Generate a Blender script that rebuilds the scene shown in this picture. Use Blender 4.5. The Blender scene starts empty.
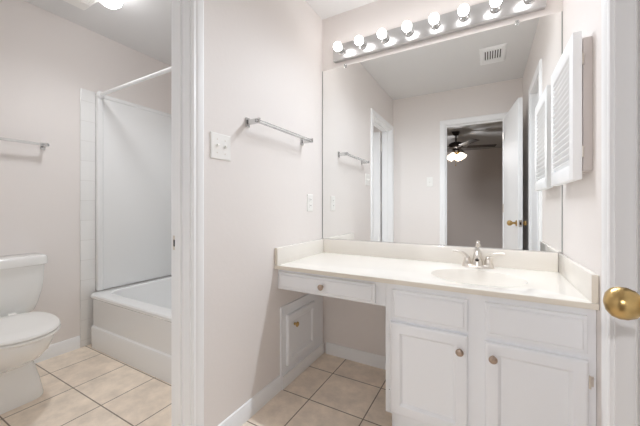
import bpy, bmesh, math, random
from mathutils import Vector, Matrix
random.seed(4)
SC = bpy.context.scene
COL = SC.collection
PI = math.pi

# ------------------------------------------------------------------ camera, world, exposure
TH, CAM_H, F_PX, HORIZON = 0.509, 1.068, 298.08, 206.445
cam = bpy.data.cameras.new('camera')
cam.sensor_fit = 'HORIZONTAL'; cam.sensor_width = 36.0
cam.lens = F_PX / 640 * 36.0
cam.shift_y = -(213 - HORIZON) / 640
cam.clip_start = 0.02; cam.clip_end = 60
camo = bpy.data.objects.new('camera', cam); COL.objects.link(camo)
camo.location = (0, 0, CAM_H); camo.rotation_euler = (PI/2, 0, TH)
SC.camera = camo
world = bpy.data.worlds.new('world'); SC.world = world; world.use_nodes = True
world.node_tree.nodes['Background'].inputs['Color'].default_value = (0.8, 0.9, 1, 1)
world.node_tree.nodes['Background'].inputs['Strength'].default_value = 1.0
SC.view_settings.view_transform = 'Standard'; SC.view_settings.look = 'None'
SC.view_settings.gamma = 1; SC.view_settings.use_curve_mapping = False
SC.view_settings.exposure = 0.0
BULB, BULB_W = 12.0, 7.9       # vanity bulbs: glow of the glass, watts thrown forward by each
DOME, DOME_W = 12.0, 18.0       # bathroom ceiling dome
FAN, FAN_W = 2.5, 30.0         # bedroom fan light shades
SC.cycles.max_bounces = 16; SC.cycles.diffuse_bounces = 12
SC.cycles.glossy_bounces = 8; SC.cycles.transmission_bounces = 12
SC.cycles.caustics_reflective = True; SC.cycles.blur_glossy = .3; SC.cycles.caustics_refractive = False
SC.cycles.sample_clamp_indirect = 6.0
SC.cycles.use_denoising = True

# ------------------------------------------------------------------ materials
def lin(c):
    return tuple((v/12.92 if v <= .04045 else ((v+.055)/1.055)**2.4) for v in [x/255 for x in c]) + (1,)

def mat(name, rgb, rough=.5, metal=0.0, bump=0.0, bscale=60.0, var=0.0, vscale=4.0, spec=.5, coat=0.0, trans=0.0, ior=1.45):
    m = bpy.data.materials.new(name); m.use_nodes = True
    nt = m.node_tree; b = nt.nodes['Principled BSDF']
    b.inputs['Base Color'].default_value = lin(rgb)
    b.inputs['Roughness'].default_value = rough; b.inputs['Metallic'].default_value = metal
    b.inputs['Specular IOR Level'].default_value = spec
    b.inputs['Coat Weight'].default_value = coat; b.inputs['Coat Roughness'].default_value = .08
    b.inputs['Transmission Weight'].default_value = trans; b.inputs['IOR'].default_value = ior
    tc = nt.nodes.new('ShaderNodeTexCoord')
    if var:
        n = nt.nodes.new('ShaderNodeTexNoise'); n.inputs['Scale'].default_value = vscale; n.inputs['Detail'].default_value = 4
        nt.links.new(tc.outputs['Object'], n.inputs['Vector'])
        mx = nt.nodes.new('ShaderNodeMix'); mx.data_type = 'RGBA'
        c = lin(rgb)
        mx.inputs[6].default_value = tuple(max(0, x*(1-var)) for x in c[:3]) + (1,)
        mx.inputs[7].default_value = tuple(min(1, x*(1+var)) for x in c[:3]) + (1,)
        nt.links.new(n.outputs['Fac'], mx.inputs[0]); nt.links.new(mx.outputs[2], b.inputs['Base Color'])
    if bump:
        n2 = nt.nodes.new('ShaderNodeTexNoise'); n2.inputs['Scale'].default_value = bscale; n2.inputs['Detail'].default_value = 3
        nt.links.new(tc.outputs['Object'], n2.inputs['Vector'])
        bp = nt.nodes.new('ShaderNodeBump'); bp.inputs['Strength'].default_value = bump; bp.inputs['Distance'].default_value = .004
        nt.links.new(n2.outputs['Fac'], bp.inputs['Height']); nt.links.new(bp.outputs['Normal'], b.inputs['Normal'])
    return m

def emit(name, rgb, strength):
    m = mat(name, rgb, .3); b = m.node_tree.nodes['Principled BSDF']
    b.inputs['Emission Color'].default_value = lin(rgb); b.inputs['Emission Strength'].default_value = strength
    return m

def tile_mat(name, w, h, ox, oy, c1, c2, grout, mortar, rough=.35, axes='xy', bump=.5, mottle=.2):
    m = mat(name, c1, rough); nt = m.node_tree; b = nt.nodes['Principled BSDF']
    tc = nt.nodes.new('ShaderNodeTexCoord'); sp = nt.nodes.new('ShaderNodeSeparateXYZ'); cb = nt.nodes.new('ShaderNodeCombineXYZ')
    nt.links.new(tc.outputs['Object'], sp.inputs[0])
    for i, a in enumerate(axes):
        ad = nt.nodes.new('ShaderNodeMath'); ad.operation = 'ADD'; ad.inputs[1].default_value = (-ox, -oy)[i] + 200*(w, h)[i]
        nt.links.new(sp.outputs['XYZ'.index(a.upper())], ad.inputs[0]); nt.links.new(ad.outputs[0], cb.inputs[i])
    br = nt.nodes.new('ShaderNodeTexBrick'); br.offset = 0; br.squash = 1
    br.inputs['Scale'].default_value = 1; br.inputs['Brick Width'].default_value = w; br.inputs['Row Height'].default_value = h
    br.inputs['Mortar Size'].default_value = mortar; br.inputs['Mortar Smooth'].default_value = .2; br.inputs['Bias'].default_value = 0
    br.inputs['Color1'].default_value = lin(c1); br.inputs['Color2'].default_value = lin(c2); br.inputs['Mortar'].default_value = lin(grout)
    nt.links.new(cb.outputs[0], br.inputs['Vector'])
    n = nt.nodes.new('ShaderNodeTexNoise'); n.inputs['Scale'].default_value = 9; n.inputs['Detail'].default_value = 8; n.inputs['Roughness'].default_value = .65
    nt.links.new(tc.outputs['Object'], n.inputs['Vector'])
    rp = nt.nodes.new('ShaderNodeMapRange'); rp.inputs[1].default_value = .3; rp.inputs[2].default_value = .7
    rp.inputs[3].default_value = 1-mottle; rp.inputs[4].default_value = 1+mottle*.6
    nt.links.new(n.outputs['Fac'], rp.inputs[0])
    mx = nt.nodes.new('ShaderNodeMix'); mx.data_type = 'RGBA'; mx.blend_type = 'MULTIPLY'; mx.inputs[0].default_value = 1
    nt.links.new(br.outputs['Color'], mx.inputs[6]); nt.links.new(rp.outputs[0], mx.inputs[7])
    nt.links.new(mx.outputs[2], b.inputs['Base Color'])
    bp = nt.nodes.new('ShaderNodeBump'); bp.inputs['Strength'].default_value = bump; bp.inputs['Distance'].default_value = .003; bp.invert = True
    nt.links.new(br.outputs['Fac'], bp.inputs['Height']); nt.links.new(bp.outputs['Normal'], b.inputs['Normal'])
    return m

WALL = mat('wall_paint', (234, 229, 226), .6, bump=.10, bscale=45, spec=.3)
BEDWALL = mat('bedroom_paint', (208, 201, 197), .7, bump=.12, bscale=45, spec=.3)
CEIL = mat('ceiling_paint', (226, 226, 226), .8, bump=.12, bscale=70, spec=.2)
TRIM = mat('trim_paint', (244, 245, 246), .45)
CAB = mat('cabinet_paint', (239, 241, 244), .34, bump=.05, bscale=25)
COUNTER = mat('cultured_marble', (240, 236, 229), .14, coat=.4, var=.012, vscale=9)
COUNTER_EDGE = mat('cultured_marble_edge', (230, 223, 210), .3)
FLOOR = tile_mat('floor_tile', .3165, .2935, -.857, 1.411, (245, 231, 214), (239, 224, 207), (140, 126, 112), .0034)
TILESTRIP = tile_mat('bullnose_tile', .30, .152, 1.0, .05, (238, 238, 237), (234, 234, 233), (224, 223, 221), .002, .15, 'yz', .25, .01)
PORCELAIN = mat('porcelain', (240, 240, 238), .08, coat=.6)
SEATP = mat('seat_plastic', (242, 241, 238), .2)
ACRYLIC = mat('tub_acrylic', (238, 239, 239), .16, coat=.3)
DOORPAINT = mat('door_paint', (244, 245, 246), .62, spec=.3)
CHROME = mat('chrome', (214, 214, 214), .12, 1.0)
BARCHROME = mat('brushed_chrome', (205, 205, 205), .34, 1.0)
NICKEL = mat('brushed_nickel', (224, 218, 210), .3, 1.0)
KNOBM = mat('aged_nickel', (180, 162, 148), .32, 1.0, var=.2, vscale=90)
BRASS = mat('aged_brass', (196, 166, 112), .3, 1.0, var=.3, vscale=45, bump=.12, bscale=70)
DARKMETAL = mat('dark_metal', (60, 54, 50), .4, .8)
CLEAR = mat('clear_acrylic', (246, 248, 248), .05, trans=.85, ior=1.45)
MIRROR = mat('mirror_silver', (247, 248, 247), .0, 1.0)
MEDGE = mat('mirror_edge', (176, 178, 176), .3, .4)
PLASTIC = mat('switch_plastic', (242, 241, 238), .3)
SLOT = mat('dark_slot', (28, 27, 26), .7)
BODYW = mat('cabinet_side_paint', (206, 198, 194), .5)
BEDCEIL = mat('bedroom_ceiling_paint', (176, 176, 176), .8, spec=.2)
CARPET = mat('carpet', (176, 163, 148), .95, bump=.8, bscale=300, var=.15, vscale=40)
FANDARK = mat('fan_bronze', (42, 34, 29), .4, .3)
BULBM = emit('bulb_glow', (252, 250, 250), BULB)
DOMEM = emit('dome_glow', (252, 251, 252), DOME)
SHADEM = emit('shade_glow', (255, 240, 220), FAN)

# ------------------------------------------------------------------ mesh helpers
class B:
    def __init__(s): s.bm = bmesh.new()
    def box(s, x0, x1, y0, y1, z0, z1, bev=0.0, seg=2, mtx=None):
        r = bmesh.ops.create_cube(s.bm, size=1)
        vs = r['verts']
        for v in vs:
            v.co = Vector(((x0+x1)/2 + v.co.x*(x1-x0), (y0+y1)/2 + v.co.y*(y1-y0), (z0+z1)/2 + v.co.z*(z1-z0)))
        if bev:
            es = list({e for v in vs for e in v.link_edges})
            rr = bmesh.ops.bevel(s.bm, geom=es, offset=bev, segments=seg, profile=.5, affect='EDGES')
            vs = list({v for f in rr['faces'] for v in f.verts} | {v for v in vs if v.is_valid})
        if mtx is not None:
            for v in vs: v.co = mtx @ v.co
        return s
    def loft(s, rings, cap0=True, cap1=True, closed=True):
        rv = [[s.bm.verts.new(p) for p in r] for r in rings]
        n = len(rv[0])
        for a, b in zip(rv, rv[1:]):
            for i in range(n if closed else n-1):
                j = (i+1) % n
                s.bm.faces.new((a[i], a[j], b[j], b[i]))
        if cap0: s.bm.faces.new(rv[0][::-1])
        if cap1: s.bm.faces.new(rv[-1])
        return s
    def tube(s, path, rad, n=12):
        path = [Vector(p) for p in path]
        rads = rad if isinstance(rad, (list, tuple)) else [rad]*len(path)
        rings = []; t0 = (path[1]-path[0]).normalized()
        u = t0.orthogonal().normalized()
        for i, p in enumerate(path):
            t = (path[min(i+1, len(path)-1)] - path[max(i-1, 0)]).normalized()
            u = (u - t*u.dot(t)).normalized(); w = t.cross(u)
            rings.append([p + (u*math.cos(a)+w*math.sin(a))*rads[i] for a in [2*PI*k/n for k in range(n)]])
        return s.loft(rings)
    def lathe(s, prof, o, axis=(0, 0, 1), n=24):
        """prof: list of (radius, height along axis)"""
        o = Vector(o); ax = Vector(axis).normalized(); u = ax.orthogonal().normalized(); w = ax.cross(u)
        rings = [[o + ax*h + (u*math.cos(2*PI*k/n)+w*math.sin(2*PI*k/n))*max(r, 1e-4) for k in range(n)] for r, h in prof]
        return s.loft(rings)
    def panel(s, o, ux, uy, un, w, h, steps):
        """routed panel: steps = (inset, height) rings on a w x h rectangle, last ring capped"""
        o = Vector(o); ux = Vector(ux); uy = Vector(uy); un = Vector(un)
        rings = [[o + ux*a + uy*b + un*z for a, b in ((i, i), (w-i, i), (w-i, h-i), (i, h-i))] for i, z in steps]
        return s.loft(rings)

OFF = {}
def obj(name, b, m, parent=None, smooth=True, ang=35, kind=None, origin=False):
    me = bpy.data.meshes.new(name)
    bmesh.ops.recalc_face_normals(b.bm, faces=b.bm.faces)
    b.bm.to_mesh(me); b.bm.free()
    me.materials.append(m)
    if smooth:
        me.polygons.foreach_set('use_smooth', [True]*len(me.polygons))
        me.set_sharp_from_angle(angle=math.radians(ang))
    o = bpy.data.objects.new(name, me); COL.objects.link(o)
    if parent is not None:
        o.parent = parent; w = OFF[parent.name]
        me.transform(Matrix.Translation(-w)); OFF[o.name] = w
    elif origin:
        xs = [v.co for v in me.vertices]
        c = Vector(((min(v.x for v in xs)+max(v.x for v in xs))/2, (min(v.y for v in xs)+max(v.y for v in xs))/2, min(v.z for v in xs)))
        me.transform(Matrix.Translation(-c)); o.location = c; OFF[o.name] = c
    else:
        OFF[o.name] = Vector((0, 0, 0))
    if kind: o['kind'] = kind
    return o

def thing(name, label, cat, loc, group=None, kind=None):
    o = bpy.data.objects.new(name, None); COL.objects.link(o)
    o.empty_display_size = .05
    o.location = loc; OFF[o.name] = Vector(loc)
    tag(o, label, cat, group, kind)
    return o
def tag(o, label, cat, group=None, kind=None):
    if label: o['label'] = label
    if cat: o['category'] = cat
    if group: o['group'] = group
    if kind: o['kind'] = kind
    return o
def lamp(name, kind, loc, watts, rgb, radius, parent, aim=None, angle=160, blend=1, falloff='Linear'):
    l = bpy.data.lights.new(name, kind); l.energy = watts; l.color = lin(rgb)[:3]; l.shadow_soft_size = radius
    o = bpy.data.objects.new(name, l); COL.objects.link(o); o.parent = parent
    o.location = Vector(loc) - OFF[parent.name]
    l.use_nodes = True; nt = l.node_tree; em = nt.nodes['Emission']
    fo = nt.nodes.new('ShaderNodeLightFalloff'); fo.inputs['Strength'].default_value = 1
    nt.links.new(fo.outputs[falloff], em.inputs['Strength'])
    if kind == 'SPOT':
        l.spot_size = math.radians(angle); l.spot_blend = blend
        o.rotation_euler = Vector(aim).to_track_quat('-Z', 'Y').to_euler()
    return o
def struct(name, b, m, label=None, **k):
    o = obj(name, b, m, kind='structure', **k)
    if label: o['label'] = label
    return o

# ------------------------------------------------------------------ dimensions
H = 2.44
XL, XLB = -1.053, -1.168           # partition between vanity room and bathroom
XR, YM, YB, YB2 = .338, 1.922, .005, -.11
XB = -2.69                          # bathroom far wall
DH = 2.03

# ------------------------------------------------------------------ structure
struct('floor', B().box(XB-.1, .6, YB2, YM+.1, -.06, 0), FLOOR, 'beige square ceramic tile floor with dark grout')
struct('floor_bedroom', B().box(-3.2, 2.2, -4.3, YB2, -.06, -.002), CARPET)
struct('ceiling', B().box(XB-.1, .6, YB2, YM+.1, H, H+.06), CEIL, 'white painted ceiling over vanity and bathroom')
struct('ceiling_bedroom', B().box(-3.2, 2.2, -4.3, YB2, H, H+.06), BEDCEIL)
struct('wall_back', B().box(XB-.1, .6, YM, YM+.1, 0, H), WALL, 'pale pinkish wall behind the mirror')
b = B().box(XLB, XL, .815, YM, 0, H).box(XLB, XL, YB, .075, 0, H).box(XLB, XL, .075, .815, DH+.015, H)
struct('wall_left', b, WALL, 'pale pinkish partition wall with towel bar and switch')
b = B().box(XR, XR+.11, YB, .705, 0, H).box(XR, XR+.11, 1.230, YM, 0, H).box(XR, XR+.11, .705, 1.230, DH+.015, H)
struct('wall_right', b, WALL, 'pale wall carrying the medicine cabinet')
OX0, OX1 = -.426, .170
b = B().box(XB-.1, OX0-.015, YB2, YB, 0, H).box(OX1+.015, .6, YB2, YB, 0, H).box(OX0-.015, OX1+.015, YB2, YB, DH+.015, H)
struct('wall_front', b, WALL, 'pale wall with the bedroom doorway, seen in the mirror')
struct('wall_bathroom', B().box(XB-.1, XB, YB, YM, 0, H), WALL, 'pale far bathroom wall behind the toilet')
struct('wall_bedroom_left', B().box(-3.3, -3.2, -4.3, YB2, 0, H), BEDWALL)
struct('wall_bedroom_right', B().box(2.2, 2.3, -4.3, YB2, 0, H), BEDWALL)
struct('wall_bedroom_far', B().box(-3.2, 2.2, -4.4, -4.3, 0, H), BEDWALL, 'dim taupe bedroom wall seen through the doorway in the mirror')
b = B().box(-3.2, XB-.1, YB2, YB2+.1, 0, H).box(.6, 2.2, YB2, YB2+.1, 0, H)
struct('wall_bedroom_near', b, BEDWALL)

def baseboard(name, p0, p1, n, h=.085, t=.013):
    p0 = Vector(p0); p1 = Vector(p1); n = Vector(n)
    prof = [(0, 0), (t, 0), (t, h-.016), (t-.004, h-.010), (t-.005, h-.004), (t-.009, h), (0, h)]
    b = B().loft([[p + n*a + Vector((0, 0, z)) for a, z in prof] for p in (p0, p1)])
    return struct(name, b, TRIM)
baseboard('baseboard_left', (XL, .867, 0), (XL, 1.404, 0), (1, 0, 0))
baseboard('baseboard_back', (-1.015, YM, 0), (-.42, YM, 0), (0, -1, 0), .08)
baseboard('baseboard_bathroom', (XB, .03, 0), (XB, 1.083, 0), (1, 0, 0), .09)
baseboard('baseboard_front', (XL, YB, 0), (-.49, YB, 0), (0, 1, 0))
baseboard('baseboard_bedroom', (-3.2, -4.3, 0), (2.2, -4.3, 0), (0, 1, 0), .09)

def frame(name, P, s0, s1, nA, wall0, wall1, label, stop_n, casing_both=True):
    """P(s, z, n) -> world; jambs between faces s0..s1; wall faces at n = wall0 < wall1"""
    b = B()
    def bx(sa, sb, za, zb, na, nb):
        r = [[P(s, z, n) for s, z in ((sa, za), (sb, za), (sb, zb), (sa, zb))] for n in (na, nb)]
        b.loft(r)
    jt = .015
    bx(s0-jt, s0, 0, DH+jt, wall0, wall1); bx(s1, s1+jt, 0, DH+jt, wall0, wall1); bx(s0, s1, DH, DH+jt, wall0, wall1)
    st0, st1 = stop_n
    bx(s0, s0+.011, 0, DH, st0, st1); bx(s1-.011, s1, 0, DH, st0, st1); bx(s0+.011, s1-.011, DH-.011, DH, st0, st1)
    prof = [(.005, 0), (.005, .010), (.010, .013), (.022, .0115), (.027, .015), (.040, .0175), (.052, .0175), (.058, .014), (.062, .008), (.062, 0)]
    for face, sg in ((wall1, 1), (wall0, -1)) if casing_both else ((wall1, 1),):
        rings = []
        for o, t in prof:
            rings.append([P(s0-o, 0, face+sg*t), P(s0-o, DH+o, face+sg*t), P(s1+o, DH+o, face+sg*t), P(s1+o, 0, face+sg*t)])
        b.loft(rings, False, False, closed=False)
    return struct(name, b, TRIM, label, ang=25)
tr1 = frame('trim_1', lambda s, z, n: Vector((n, s, z)), .09, .80, None, XLB, XL, 'white moulded doorway casing in front of the bathroom', (XLB+.036, XLB+.07))
obj('strike_plate', B().box(XLB+.012, XLB+.034, .797, .801, .885, .945), NICKEL, tr1)
obj('strike_hole', B().box(XLB+.017, XLB+.028, .7955, .7975, .90, .928), SLOT, tr1)
tr2 = frame('trim_2', lambda s, z, n: Vector((s, n, z)), OX0, OX1, None, YB2, YB, 'white casing of the bedroom doorway in the mirror', (-.075, -.035))
tr3 = frame('trim_3', lambda s, z, n: Vector((-n, s, z)), .72, 1.215, None, -(XR+.11), -XR, 'white casing of the closet opening by the right edge', (-(XR+.062), -(XR+.045)), False)

# doors (leaves)
def leaf(name, hinge, ang, width, flip, label, knob_off2, mtl=BRASS):
    """door leaf hinged at hinge, running along direction ang, thickness to its right side"""
    d = Vector((math.cos(ang), math.sin(ang), 0)); n = Vector((-d.y, d.x, 0))   # n = left of d
    L = Vector((hinge[0], hinge[1], 0))
    t = thing(name, label, 'door', L, kind='structure')
    M = Matrix.Translation(L) @ Matrix.Rotation(ang, 4, 'Z')
    obj('door_leaf', B().box(0, width, -.035, 0, .012, DH-.004, .0015, 1, M), DOORPAINT, t)
    zk, bk = .918, width-.06
    for sg, off in ((1, .057), (-1, knob_off2)):
        o = L + d*bk + n*(0 if sg > 0 else -.035); o.z = zk; k = off/.064
        prof = [(.028, 0), (.028, .003*k), (.024, .006*k), (.011, .010*k), (.010, .030*k), (.013, .036*k), (.0205, .043*k), (.0245, .054*k), (.0248, .064*k), (.0215, .074*k), (.0135, .081*k), (.003, .084*k)]
        obj('door_knob', B().lathe(prof, o, n*sg, 28), mtl, t)
    c = M @ Vector((0, 0, 0))
    lp = obj('latch_plate', B().box(width-.0005, width+.0015, -.030, -.005, zk-.03, zk+.03, 0, 1, M), NICKEL, t)
    obj('latch_bolt', B().box(width+.001, width+.010, -.024, -.011, zk-.012, zk+.012, .002, 1, M), DARKMETAL, lp)
    for z in (.25, 1.05, 1.83):
        obj('hinge', B().lathe([(.006, -.045), (.006, .045)], M @ Vector((-.004, .004, z)), (0, 0, 1), 10), NICKEL, t)
    return t
d1 = leaf('door_1', (.164, .030), math.atan2(.655, .080), .66, 1, 'white flush door with brass knobs standing open beside camera', .034)
d2 = leaf('door_2', (XLB-.024, .086), math.radians(180.5), .70, 1, 'white bathroom door leaf swung open inside the bathroom', .05)
b = B().box(1.30, 1.38, .20, 1.80, 0, H).box(XR+.11, 1.30, .12, .20, 0, H).box(XR+.11, 1.30, 1.80, 1.88, 0, H)
struct('wall_closet', b, WALL, 'unlit closet interior beyond the right opening')
struct('floor_closet', B().box(.6, 1.30, .20, 1.80, -.06, 0), FLOOR)
struct('ceiling_closet', B().box(.6, 1.30, .20, 1.80, H, H+.06), CEIL)

# ------------------------------------------------------------------ vanity cabinet
FY = 1.388
DFN = (0, -1, 0)
def cab_front(b, x0, x1, z0, z1, steps, y=FY):
    return b.panel((x0, y, z0), (1, 0, 0), (0, 0, 1), DFN, x1-x0, z1-z0, steps)
DOORSTEPS = [(0, 0), (0, .014), (.003, .019), (.008, .021), (.043, .021), (.046, .019), (.053, .011), (.055, .0085), (.058, .0085)]
DRAWSTEPS = [(0, 0), (0, .012), (.003, .0145), (.011, .015), (.017, .021), (.020, .021)]
KNOBPROF = [(.009, 0), (.009, .002), (.0055, .004), (.0055, .011), (.012, .014), (.0155, .019), (.0155, .022), (.012, .026), (.005, .028), (.001, .028)]
def knob(parent, o, n=(0, -1, 0)):
    return obj('knob', B().lathe(KNOBPROF, o, n, 20), KNOBM, parent)

v = thing('vanity_cabinet', 'white painted double-door vanity cabinet under the sink', 'cabinet', (-.04, 1.64, 0))
b = B()
x0, x1, zt, zb = -.417, XR-.001, .712, .097
b.box(x0, x0+.018, FY, YM-.001, zb, zt-.001).box(x1-.018, x1, FY, YM-.001, zb, zt-.001).box(x0+.018, x1-.018, FY+.02, YM-.001, zb, zb+.016)
obj('carcass', b, CAB, v, smooth=False)
b = B()   # face frame
b.box(x0, -.372, FY-.001, FY+.019, zb, zt).box(-.085, .012, FY-.001, FY+.019, zb, zt).box(.297, x1, FY-.001, FY+.019, zb, zt)
for za, zc in ((zb, .13), (.522, .556), (.668, zt)):
    b.box(-.372, -.085, FY-.001, FY+.019, za, zc).box(.012, .297, FY-.001, FY+.019, za, zc)
b.box(-.372, .297, FY+.012, FY+.016, .13, .668)
obj('face_frame', b, CAB, v, smooth=False)
obj('toe_kick', B().box(-.39, x1, FY+.012, FY+.03, 0, zb), CAB, v, smooth=False)
for xa, xb in ((-.384, -.068), (-.004, .312)):
    obj('false_drawer_front', cab_front(B(), xa, xb, .549, .682, DRAWSTEPS, FY-.001), CAB, v, ang=12)
for xa, xb, kx, hx, zd in ((-.391, -.068, -.096, -.391, .532), (-.004, .314, .023, .314, .525)):
    d = obj('door', cab_front(B(), xa, xb, .112, zd, DOORSTEPS, FY-.001), CAB, v, ang=12)
    knob(d, (kx, FY-.022, .468))
    sg = -1 if hx < 0 else 1
    for z in (.45, .19):
        hb = B().lathe([(.0035, -.022), (.0035, .022)], (hx+sg*.004, FY-.012, z), (0, 0, 1), 8)
        hb.box(min(hx+sg*.004, hx+sg*.016), max(hx+sg*.004, hx+sg*.016), FY-.0035, FY-.001, z-.018, z+.018)
        obj('hinge', hb, CAB if hx < 0 else NICKEL, d)

# knee-space drawer unit
u = thing('vanity_drawer_unit', 'shallow white drawer unit over the open knee space', 'drawer unit', (-.735, 1.64, .594))
ax0, ax1 = XL+.001, -.4175
b = B().box(ax0, ax1, FY-.001, FY+.019, .594, .6).box(ax0, ax1, FY-.001, FY+.019, .690, .711)
b.box(ax0, -1.03, FY-.001, FY+.019, .6, .690).box(-.48, ax1, FY-.001, FY+.019, .6, .690)
b.box(ax0, ax0+.018, FY+.019, YM-.002, .594, .711).box(ax1-.018, ax1, FY+.019, YM-.002, .594, .711)
obj('apron_frame', b, CAB, u, smooth=False)
dr = obj('drawer', cab_front(B(), -1.036, -.466, .602, .695, DRAWSTEPS, FY-.001).box(-1.02, -.49, FY, YM-.12, .603, .685), CAB, u, ang=12)
knob(dr, (-.75, FY-.022, .648))

# access cabinet low on the partition wall
a = thing('access_cabinet', 'low white framed access hatch inside the knee space', 'access hatch', (XL, 1.63, 0))
AX = -1.041
b = B()
ya, yb2, zt2 = 1.405, YM-.014, .478
b.box(XL+.001, AX, ya, 1.475, 0, zt2).box(XL+.001, AX, 1.755, yb2, 0, zt2).box(XL+.001, AX, 1.475, 1.755, 0, .15).box(XL+.001, AX, 1.475, 1.755, .40, zt2)
b.box(XL+.001, XL+.006, 1.475, 1.755, .15, .40)
obj('frame', b, CAB, a, smooth=False)
obj('base_strip', B().box(AX, AX+.009, ya, yb2, 0, .078, .002, 1), TRIM, a)
d = obj('hatch_door', B().panel((AX, 1.452, .122), (0, 1, 0), (0, 0, 1), (1, 0, 0), .318, .298, [(0, 0), (0, .012), (.003, .016), (.010, .018), (.036, .018), (.043, .0135), (.049, .0095), (.051, .0095)]), CAB, a, ang=12)
kn = obj('knob', B().lathe(KNOBPROF, (AX+.018, 1.515, .352), (1, 0, 0), 20), BRASS, d)

# ------------------------------------------------------------------ countertop with integral oval basin
CT, CTH, CY = .735, .022, 1.353
SX, SY, SA, SB = -.042, 1.600, .202, .160
ct = thing('vanity_countertop', 'glossy ivory cultured marble vanity top with oval basin', 'countertop', (-.36, 1.64, CT-CTH))
b = B(); N = 96
cx0, cx1, cy0, cy1 = XL+.0015, XR-.0015, CY, YM-.0015
def rect_ring(n, x0, x1, y0, y1, cx, cy, z):
    # points on the rectangle boundary, hit by rays from (cx, cy); corners snapped
    out = []
    for k in range(n):
        t = 2*PI*k/n; c, s = math.cos(t), math.sin(t); best = 1e9
        if c > 1e-9: best = min(best, (x1-cx)/c)
        if c < -1e-9: best = min(best, (x0-cx)/c)
        if s > 1e-9: best = min(best, (y1-cy)/s)
        if s < -1e-9: best = min(best, (y0-cy)/s)
        out.append(Vector((cx+c*best, cy+s*best, z)))
    for q in ((x0, y0), (x1, y0), (x1, y1), (x0, y1)):
        i = min(range(n), key=lambda j: (out[j].x-q[0])**2+(out[j].y-q[1])**2)
        out[i] = Vector((q[0], q[1], z))
    return out
def oval(a, bb, z, n=N): return [Vector((SX+a*math.cos(2*PI*k/n), SY+bb*math.sin(2*PI*k/n), z)) for k in range(n)]
ins = .006
outer = [rect_ring(N, cx0, cx1, cy0, cy1, SX, SY, CT-CTH), rect_ring(N, cx0, cx1, cy0, cy1, SX, SY, CT-.005),
         rect_ring(N, cx0, cx1, cy0+.0015, cy1, SX, SY, CT-.0015), rect_ring(N, cx0, cx1, cy0+ins, cy1, SX, SY, CT)]
rings = [oval(SA+.004, SB+.004, CT-CTH)] + outer + [oval(SA+.006, SB+.006, CT), oval(SA, SB, CT-.0012)]
b.loft(rings, False, False)
top = obj('worktop', b, COUNTER, ct, ang=40)
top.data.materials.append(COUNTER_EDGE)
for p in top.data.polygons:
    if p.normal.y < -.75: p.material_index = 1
b = B()
prof = [(1, -.0012), (.985, -.006), (.95, -.020), (.88, -.05), (.77, -.085), (.62, -.112), (.42, -.128), (.2, -.135), (.10, -.137)]
rg = [oval(SA*s, SB*s, CT+z) for s, z in prof]
rg += [oval(SA*s, SB*s*1.0, CT+z-.006) for s, z in prof[::-1]]
b.loft(rg, False, False)
ba = obj('sink_basin', b, COUNTER, ct, ang=60)
obj('drain', B().lathe([(.020, 0), (.024, .002), (.022, .004), (.016, .002), (.001, .002)], (SX, SY, CT-.1385), (0, 0, 1), 24), NICKEL, ct)
ST = .020
def splash(name, x0, x1, y0, y1):
    return obj(name, B().box(x0, x1, y0, y1, CT-.0005, .833, .003, 2), COUNTER, ct)
splash('backsplash', cx0+ST, cx1-ST, cy1-ST, cy1)
for q in ((cx0, cx0+ST), (cx1-ST, cx1)):
    s_ = splash('side_splash', q[0], q[1], CY+.002, cy1)
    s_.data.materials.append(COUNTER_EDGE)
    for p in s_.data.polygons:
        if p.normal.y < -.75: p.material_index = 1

# faucet
FXc, FYc = -.042, 1.848
fa = thing('faucet', 'brushed nickel two-handle faucet behind the oval basin', 'faucet', (FXc, FYc, CT))
def rrect(cx, cy, hx, hy, z, n=32, e=4.0):
    out = []
    for k in range(n):
        t = 2*PI*k/n; c, s = math.cos(t), math.sin(t)
        out.append(Vector((cx+hx*math.copysign(abs(c)**(2/e), c), cy+hy*math.copysign(abs(s)**(2/e), s), z)))
    return out
obj('base_plate', B().loft([rrect(FXc, FYc, .078, .027, CT, e=3), rrect(FXc, FYc, .078, .027, CT+.010, e=3), rrect(FXc, FYc, .072, .022, CT+.016, e=3)]), NICKEL, fa, ang=50)
for sg in (-1, 1):
    hx = FXc+sg*.051
    h_ = obj('handle', B().lathe([(.024, .010), (.023, .022), (.019, .026), (.018, .030), (.0165, .045), (.013, .056), (.006, .061), (.001, .062)], (hx, FYc, CT), (0, 0, 1), 24)
        .tube([(hx, FYc, CT+.042), (hx+sg*.008, FYc-.001, CT+.060), (hx+sg*.022, FYc-.003, CT+.074), (hx+sg*.042, FYc-.006, CT+.081), (hx+sg*.062, FYc-.010, CT+.083), (hx+sg*.074, FYc-.012, CT+.083)],
              [.012, .0115, .0088, .007, .0068, .0055], 14), NICKEL, fa, ang=60)
sp = obj('spout', B().tube([(FXc, FYc, CT+.012), (FXc, FYc, CT+.035), (FXc, FYc-.003, CT+.062), (FXc, FYc-.018, CT+.088), (FXc, FYc-.042, CT+.097), (FXc, FYc-.070, CT+.088), (FXc, FYc-.092, CT+.070), (FXc, FYc-.100, CT+.056)],
     [.031, .0255, .0195, .0165, .0150, .0138, .0130, .0122], 20), NICKEL, fa, ang=60)
obj('aerator', B().lathe([(.0095, 0), (.0095, .004), (.008, .005)], (FXc, FYc-.1005, CT+.055), (0, -.35, -.94), 16), DARKMETAL, sp)
obj('lift_rod', B().lathe([(.0025, .01), (.0025, .105), (.0045, .109), (.0085, .117), (.0095, .124), (.0075, .132), (.001, .135)], (FXc, FYc+.016, CT), (0, 0, 1), 16), NICKEL, fa, ang=60)

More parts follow.
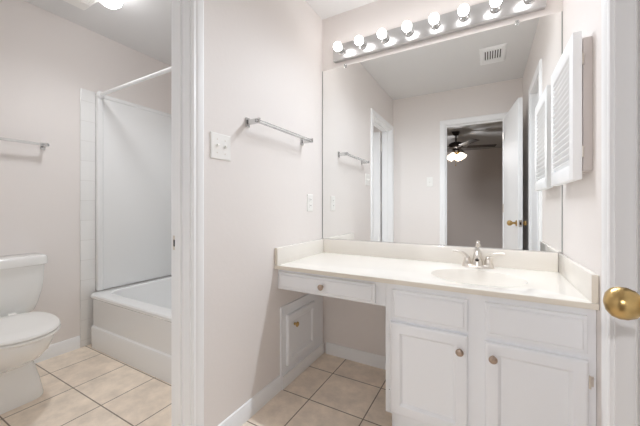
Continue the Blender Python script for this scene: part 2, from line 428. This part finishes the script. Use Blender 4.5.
# ------------------------------------------------------------------ wall mirror
ZM0, ZM1 = .836, 2.056
mi = thing('wall_mirror', 'large frameless wall mirror above the vanity top', 'mirror', (-.36, YM, ZM0))
obj('mirror_glass', B().box(XL+.0072, XR-.0052, YM-.006, YM-.0005, ZM0, ZM1), MIRROR, mi, smooth=False)
for xa in (XL+.003, XR-.005):
    obj('mirror_edge', B().box(xa, xa+.004, YM-.0075, YM-.0005, ZM0, ZM1), MEDGE, mi, smooth=False)
for x in (-.865, .145):
    obj('mirror_clip', B().box(x-.009, x+.009, YM-.011, YM-.0005, ZM1-.013, ZM1+.012, .003, 2), CLEAR, mi)

# ------------------------------------------------------------------ vanity light bar
vl = thing('vanity_light', 'long chrome light bar with eight lit bulbs above mirror', 'light fixture', (-.34, YM, 2.092))
BX0, BX1, BZ0, BZ1, BY = -.948, .268, 2.092, 2.203, 1.886
b = B().box(BX0, BX1, BY, YM-.0005, BZ0, BZ1, .005, 2)
obj('light_bar', b, BARCHROME, vl)
for k in range(8):
    x = -.877 + .1535*k
    s_ = obj('socket', B().lathe([(.027, 0), (.027, .004), (.020, .007), (.0185, .034), (.015, .038)], (x, BY, 2.147), (0, -1, 0), 20), CHROME, vl)
    obj('bulb', B().lathe([(.012, .034), (.0135, .040), (.020, .048), (.0265, .058), (.0285, .069), (.027, .081), (.021, .091), (.011, .097), (.001, .099)], (x, BY, 2.147), (0, -1, 0), 20), BULBM, s_, ang=80)
    lamp('bulb_light', 'SPOT', (x, BY-.104, 2.147), BULB_W*(.25, .6, 1.1, 1.5, 1.5, 1.1, .6, .25)[k], (240, 247, 255), .03, vl, (0, -.36, -1), 160, 1)

# ------------------------------------------------------------------ medicine cabinet with louvered door
mc = thing('medicine_cabinet', 'white louvered-door medicine cabinet on the right wall', 'cabinet', (XR, 1.64, 1.17))
obj('cabinet_body', B().box(XR-.026, XR-.0005, 1.433, 1.447, 1.20, 1.69).box(XR-.026, XR-.0005, 1.821, 1.835, 1.20, 1.69).box(XR-.026, XR-.0005, 1.447, 1.821, 1.20, 1.214).box(XR-.026, XR-.0005, 1.447, 1.821, 1.676, 1.69).box(XR-.004, XR-.0005, 1.447, 1.821, 1.214, 1.676), BODYW, mc)
dx0, dx1, dy0, dy1, dz0, dz1 = XR-.058, XR-.030, 1.425, 1.855, 1.168, 1.715
b = B(); sw = .052
b.box(dx0, dx1, dy0, dy0+sw, dz0, dz1, .0025).box(dx0, dx1, dy1-sw, dy1, dz0, dz1, .0025)
b.box(dx0, dx1, dy0+sw-.002, dy1-sw+.002, dz0, dz0+.06, .0025).box(dx0, dx1, dy0+sw-.002, dy1-sw+.002, dz1-.06, dz1, .0025)
dd = obj('louver_door', b, TRIM, mc)
b = B(); ns = 17
zz0, zz1 = dz0+.058, dz1-.058
for k in range(ns):
    z = zz0 + (k+.5)*(zz1-zz0)/ns
    R = Matrix.Translation((XR-.046, 0, z)) @ Matrix.Rotation(math.radians(-52), 4, 'Y')
    b.box(-.003, .003, dy0+sw-.001, dy1-sw+.001, -.0150, .0150, .002, 1, R)
obj('louver_slats', b, TRIM, dd)
for z in (1.27, 1.61):
    obj('hinge', B().lathe([(.004, -.02), (.004, .02)], (XR-.028, 1.428, z), (0, 0, 1), 8), NICKEL, mc)

# ------------------------------------------------------------------ towel bars
def towel_bar(xw, y0, y1, z, label, group=None):
    t = thing('towel_bar', label, 'towel bar', (xw, (y0+y1)/2, z-.02))
    for y in (y0, y1):
        br = obj('bracket', B().box(xw+.0005, xw+.008, y-.014, y+.014, z-.024, z+.024, .002, 1).box(xw+.006, xw+.085, y-.005, y+.005, z-.013, z+.013, .002, 1), CHROME, t)
    obj('bar', B().box(xw+.061, xw+.077, y0-.012, y1+.012, z-.008, z+.008, .002, 1), CLEAR, t)
    return t
towel_bar(XL, 1.132, 1.640, 1.490, 'clear acrylic towel bar on the partition wall near mirror')
towel_bar(XB, .25, .868, 1.487, 'clear acrylic towel bar on bathroom wall above toilet')

# ------------------------------------------------------------------ switches, outlet
def plate(name, label, cat, P, w, h, kind, group=None):
    """P(s, z, n) -> world, centred"""
    c = P(0, 0, 0)
    t = thing(name, label, cat, c)
    def pb(b, sa, sb, za, zb, na, nb, bev=0):
        b.loft([[P(s, z, na) for s, z in ((sa, za), (sb, za), (sb, zb), (sa, zb))],
                [P(s, z, nb-bev) for s, z in ((sa, za), (sb, za), (sb, zb), (sa, zb))],
                [P(s, z, nb) for s, z in ((sa+bev, za+bev), (sb-bev, za+bev), (sb-bev, zb-bev), (sa+bev, zb-bev))]])
        return b
    obj('cover_plate', pb(B(), -w/2, w/2, -h/2, h/2, .0005, .006, .003), PLASTIC, t, ang=20)
    if kind == 'outlet':
        for z in (.02, -.02):
            r = obj('receptacle', pb(B(), -.0165, .0165, z-.014, z+.014, .006, .008, .001), PLASTIC, t, ang=20)
            b = B()
            for s in (-.006, .006): pb(b, s-.0012, s+.0012, z-.002, z+.007, .0079, .0083)
            obj('slot', b, SLOT, r)
    else:
        for s in ((-.023, .023) if kind == 'double' else (0,)):
            tg = obj('toggle_collar', pb(B(), s-.006, s+.006, -.0125, .0125, .006, .007), PLASTIC, t)
            b = B().loft([[P(s+a, z, n) for a, z, n in q] for q in (
                ((-.0045, -.008, .006), (.0045, -.008, .006), (.0045, .006, .006), (-.0045, .006, .006)),
                ((-.004, .002, .017), (.004, .002, .017), (.004, .010, .016), (-.004, .010, .016)))])
            obj('toggle', b, PLASTIC, tg, ang=20)
            for z in (-.030, .030):
                obj('screw', B().lathe([(.003, .0055), (.003, .0068), (.001, .007)], P(s, z, 0), P(0, 0, 1)-P(0, 0, 0), 8), NICKEL, t)
    return t
plate('light_switch', 'white two-toggle switch plate beside the bathroom doorway', 'light switch', lambda s, z, n: Vector((XL+n, .96+s, 1.338+z)), .117, .116, 'double')
plate('wall_outlet', 'white outlet plate low beside the mirror\'s left edge', 'outlet', lambda s, z, n: Vector((XL+n, 1.742+s, 1.092+z)), .072, .116, 'outlet')
plate('light_switch', 'white single switch plate beside bedroom doorway, seen in mirror', 'light switch', lambda s, z, n: Vector((-.602-s, YB+n, 1.367+z)), .072, .116, 'single')

# ------------------------------------------------------------------ ceiling register (seen in the mirror)
cv = thing('ceiling_vent', 'white slotted air vent in the ceiling, seen in the mirror', 'vent', (.05, .71, H))
b = B(); vx0, vx1, vy0, vy1 = -.052, .152, .555, .885
b.loft([[Vector((x, y, z)) for x, y in ((vx0+i, vy0+i), (vx1-i, vy0+i), (vx1-i, vy1-i), (vx0+i, vy1-i))] for i, z in ((0, H-.0005), (0, H-.004), (.012, H-.014), (.030, H-.014), (.030, H-.006))], False, False)
obj('vent_frame', b, TRIM, cv, ang=20)
obj('vent_backing', B().box(vx0+.03, vx1-.03, vy0+.03, vy1-.03, H-.006, H-.003), SLOT, cv)
b = B()
for k in range(8):
    x = vx0+.034 + k*.0194
    b.box(x-.0055, x+.0055, vy0+.03, vy1-.03, H-.017, H-.0062)
b.box(vx0+.028, vx1-.028, vy0+.028, vy0+.095, H-.0165, H-.006)
b.box(vx0+.028, vx1-.028, vy1-.050, vy1-.028, H-.0165, H-.006)
obj('louvers', b, TRIM, cv)

# ------------------------------------------------------------------ bathroom
# tile strip and tub
struct('trim_4', B().box(XB, XB+.012, 1.085, 1.1835, 0, 1.965, .004, 2), TILESTRIP, 'white bullnose tile strip beside the tub surround')
ts = thing('tub_surround', 'white acrylic tub surround panels lining the alcove', 'tub surround', (-1.93, 1.5, .40))
TX0, TX1, TY0, TY1, TZ = XB+.038, XLB-.002, 1.122, YM-.004, .405
b = B()
b.box(XB+.001, XB+.034, 1.185, 1.915, TZ-.0, 1.955, .006)
b.box(XB+.001, XB+.050, 1.183, 1.225, TZ-.0, 1.957, .012, 3)
b.box(XB+.001, XB+.040, 1.20, 1.915, 1.925, 1.957, .005)
obj('end_panel', b, ACRYLIC, ts)
obj('back_panel', B().box(XB+.034, XLB-.03, YM-.034, YM-.001, TZ, 1.955, .006), ACRYLIC, ts)
obj('plumbing_panel', B().box(XLB-.034, XLB-.001, 1.185, 1.915, TZ, 1.955, .006), ACRYLIC, ts)
tb = thing('bathtub', 'white alcove bathtub behind the shower rod', 'bathtub', ((TX0+TX1)/2, 1.53, 0))
b = B()
def rr(x0, x1, y0, y1, z, r, n=8):
    out = []
    for cx, cy, a0 in ((x1-r, y1-r, 0), (x0+r, y1-r, PI/2), (x0+r, y0+r, PI), (x1-r, y0+r, 3*PI/2)):
        for k in range(n+1):
            t = a0 + PI/2*k/n
            out.append(Vector((cx+r*math.cos(t), cy+r*math.sin(t), z)))
    return out
LX = TX0+.022
b.loft([rr(LX, TX1, TY0+.004, TY1, .0, .03), rr(LX, TX1, TY0+.002, TY1, .150, .03), rr(LX, TX1, TY0+.006, TY1, .160, .03), rr(LX, TX1, TY0+.016, TY1, .166, .03), rr(LX, TX1, TY0+.014, TY1, .365, .03),
        rr(TX0, TX1, TY0, TY1, .378, .05), rr(TX0, TX1, TY0, TY1, .395, .05), rr(TX0+.004, TX1-.004, TY0+.006, TY1-.004, .4025, .05), rr(TX0+.008, TX1-.008, TY0+.014, TY1-.008, TZ, .05),
        rr(TX0+.075, TX1-.07, TY0+.085, TY1-.05, TZ, .10), rr(TX0+.085, TX1-.078, TY0+.094, TY1-.058, TZ-.008, .10), rr(TX0+.105, TX1-.09, TY0+.105, TY1-.07, .30, .10),
        rr(TX0+.19, TX1-.13, TY0+.135, TY1-.10, .12, .11), rr(TX0+.25, TX1-.17, TY0+.18, TY1-.14, .085, .10)])
tubm = obj('tub_shell', b, ACRYLIC, tb, ang=30)
obj('tub_drain', B().lathe([(.03, 0), (.03, .003), (.02, .004), (.001, .003)], (TX1-.30, 1.53, .085), (0, 0, 1), 20), CHROME, tb)

# shower rod
ro = thing('shower_rod', 'white shower curtain rod spanning the tub alcove', 'curtain rod', (-1.92, 1.195, 1.942))
obj('rod', B().tube([(XB+.052, 1.200, 1.942), (XLB-.0015, 1.190, 1.942)], .0125, 16), TRIM, ro)
for x, n_ in ((XB+.0508, 1), (XLB-.0008, -1)):
    obj('flange', B().lathe([(.027, 0), (.027, .004), (.020, .012), (.015, .016)], (x, 1.2, 1.942), (n_, 0, 0), 20), TRIM, ro)

# toilet
TYc = .585
to = thing('toilet', 'white two-piece toilet with closed lid against bathroom wall', 'toilet', (-2.3, TYc, 0))
def egg(xb, xf, hw, z, e=2.2, n=40, eb=None):
    cx = xb + (xf-xb)*.42; out = []
    for k in range(n):
        t = 2*PI*k/n; c, s = math.cos(t), math.sin(t)
        ee = e if c > 0 else (eb or e)
        ax = (xf-cx) if c > 0 else (cx-xb)
        out.append(Vector((cx+ax*math.copysign(abs(c)**(2/ee), c), TYc+hw*math.copysign(abs(s)**(2/ee), s), z)))
    return out
b = B()
b.loft([egg(-2.63, -2.175, .150, 0, 5), egg(-2.63, -2.175, .150, .012, 5), egg(-2.63, -2.19, .137, .09, 5), egg(-2.63, -2.205, .122, .17, 4.2),
        egg(-2.64, -2.205, .120, .195, 3.4), egg(-2.65, -2.150, .137, .222, 2.8), egg(-2.66, -2.080, .158, .255, 2.4), egg(-2.66, -2.015, .174, .300, 2.3),
        egg(-2.66, -1.980, .183, .345, 2.25), egg(-2.66, -1.966, .187, .375, 2.25), egg(-2.655, -1.964, .186, .388, 2.25), egg(-2.65, -1.972, .180, .392, 2.25)])
obj('bowl', b, PORCELAIN, to, ang=60)
b = B(); b.loft([egg(-2.455, -1.955, .190, .393, 2.15, eb=3), egg(-2.46, -1.950, .194, .400, 2.15, eb=3), egg(-2.455, -1.953, .191, .409, 2.15, eb=3)])
obj('seat', b, SEATP, to, ang=40)
b = B(); b.loft([egg(-2.45, -1.957, .187, .4105, 2.15, eb=3), egg(-2.455, -1.951, .192, .418, 2.15, eb=3), egg(-2.45, -1.957, .187, .427, 2.15, eb=3), egg(-2.43, -1.98, .168, .432, 2.15, eb=3), egg(-2.36, -2.06, .10, .435, 2.15, eb=3)])
obj('seat_lid', b, SEATP, to, ang=40)
for y in (-.07, .07):
    obj('seat_hinge', B().box(-2.482, -2.445, TYc+y-.018, TYc+y+.018, .392, .432, .006), SEATP, to)
def tk(x0, x1, hw, z): return rrect((x0+x1)/2, TYc, (x1-x0)/2, hw, z, 40, 7)
b = B(); b.loft([tk(-2.665, -2.545, .186, .392), tk(-2.67, -2.535, .200, .40), tk(-2.678, -2.515, .214, .45), tk(-2.682, -2.503, .232, .53), tk(-2.684, -2.498, .239, .60), tk(-2.684, -2.496, .242, .694)])
obj('tank', b, PORCELAIN, to, ang=50)
b = B(); b.loft([tk(-2.686, -2.488, .248, .6945), tk(-2.688, -2.482, .254, .700), tk(-2.688, -2.482, .254, .740), tk(-2.686, -2.487, .249, .751), tk(-2.68, -2.497, .239, .756)])
obj('tank_lid', b, PORCELAIN, to, ang=40)
obj('flush_lever', B().lathe([(.012, 0), (.012, .008), (.007, .014)], (-2.498, .40, .655), (1, 0, 0), 14).tube([(-2.488, .40, .655), (-2.482, .43, .648), (-2.480, .47, .640)], [.006, .005, .006], 10), CHROME, to, ang=50)
for y in (-.115, .115):
    obj('bolt_cap', B().lathe([(.014, 0), (.013, .012), (.007, .02), (.001, .022)], (-2.42, TYc+y*.99, .0), (0, 0, 1), 14), SEATP, to, ang=60)

# bathroom ceiling fan grille and dome light
fg = thing('bathroom_fan_light', 'white ceiling exhaust grille with glowing round lamp in bathroom', 'ceiling light', (-2.2, .86, H))
b = B()
gx0, gx1, gy0, gy1 = -2.412, -2.125, .70, 1.002
b.loft([[Vector((x, y, z)) for x, y in ((gx0+i, gy0+i), (gx1-i, gy0+i), (gx1-i, gy1-i), (gx0+i, gy1-i))] for i, z in ((0, H-.0005), (0, H-.022), (.012, H-.034), (.03, H-.036))])
obj('grille_cover', b, PLASTIC, fg, ang=20)
b = B()
for k in range(9):
    x = gx0+.125 + k*.018
    b.box(x-.005, x+.005, gy0+.03, gy1-.018, H-.048, H-.0335, .002, 1)
obj('grille_ribs', b, PLASTIC, fg)
lb = obj('lamp_base', B().lathe([(.056, 0), (.056, .006), (.05, .010), (.045, .012)], (-2.05, .985, H-.0005), (0, 0, -1), 24), CHROME, fg)
obj('lamp_globe', B().lathe([(.045, 0), (.060, .014), (.069, .036), (.070, .055), (.060, .085), (.038, .104), (.001, .112)], (-2.05, .985, H-.012), (0, 0, -1), 28), DOMEM, lb, ang=80)
lamp('globe_light', 'SPOT', (-2.05, .985, H-.14), DOME_W, (250, 252, 255), .09, fg, (.12, 0, -1), 172, .7)

# ------------------------------------------------------------------ bedroom ceiling fan (seen in the mirror)
fx, fy = -.49, -2.18
cf = thing('ceiling_fan', 'dark bladed ceiling fan with lit shades, seen in mirror', 'ceiling fan', (fx, fy, H))
obj('canopy', B().lathe([(.065, 0), (.062, .03), (.045, .06), (.015, .075)], (fx, fy, H), (0, 0, -1), 24), FANDARK, cf, ang=50)
obj('downrod', B().lathe([(.013, .05), (.013, .20)], (fx, fy, H), (0, 0, -1), 14), FANDARK, cf)
obj('motor_housing', B().lathe([(.03, .185), (.09, .20), (.125, .225), (.13, .265), (.11, .295), (.06, .315), (.06, .345), (.04, .36), (.03, .38)], (fx, fy, H), (0, 0, -1), 28), FANDARK, cf, ang=50)
for k in range(5):
    an = math.radians(-14 + 72*k)
    M = Matrix.Translation((fx, fy, H-.285)) @ Matrix.Rotation(an, 4, 'Z') @ Matrix.Rotation(math.radians(10), 4, 'X')
    bl = obj('blade', B().box(.19, .66, -.062, .062, -.003, .003, .0025, 1, M), FANDARK, cf)
    obj('blade_arm', B().box(.10, .235, -.018, .018, -.009, -.003, .002, 1, M), DARKMETAL, bl)
for k in range(4):
    an = math.radians(25 + 90*k); d_ = Vector((math.cos(an), math.sin(an), 0))
    o = Vector((fx, fy, H-.365)) + d_*.05
    axd = (d_*.75 + Vector((0, 0, -1))).normalized()
    ft = obj('lamp_fitter', B().lathe([(.012, -.02), (.014, .02), (.026, .03), (.026, .045)], o, axd, 16), BRASS, cf, ang=50)
    obj('lamp_shade', B().lathe([(.024, .045), (.036, .06), (.050, .09), (.058, .125), (.070, .15), (.060, .148), (.001, .13)], o, axd, 20), SHADEM, ft, ang=60)
lamp('fan_light', 'POINT', (fx, fy, H-.47), FAN_W, (250, 248, 250), .03, cf)
obj('pull_chain', B().lathe([(.0022, .38), (.0022, .60), (.007, .605), (.007, .63), (.001, .635)], (fx, fy+.03, H), (0, 0, -1), 8), BRASS, cf)
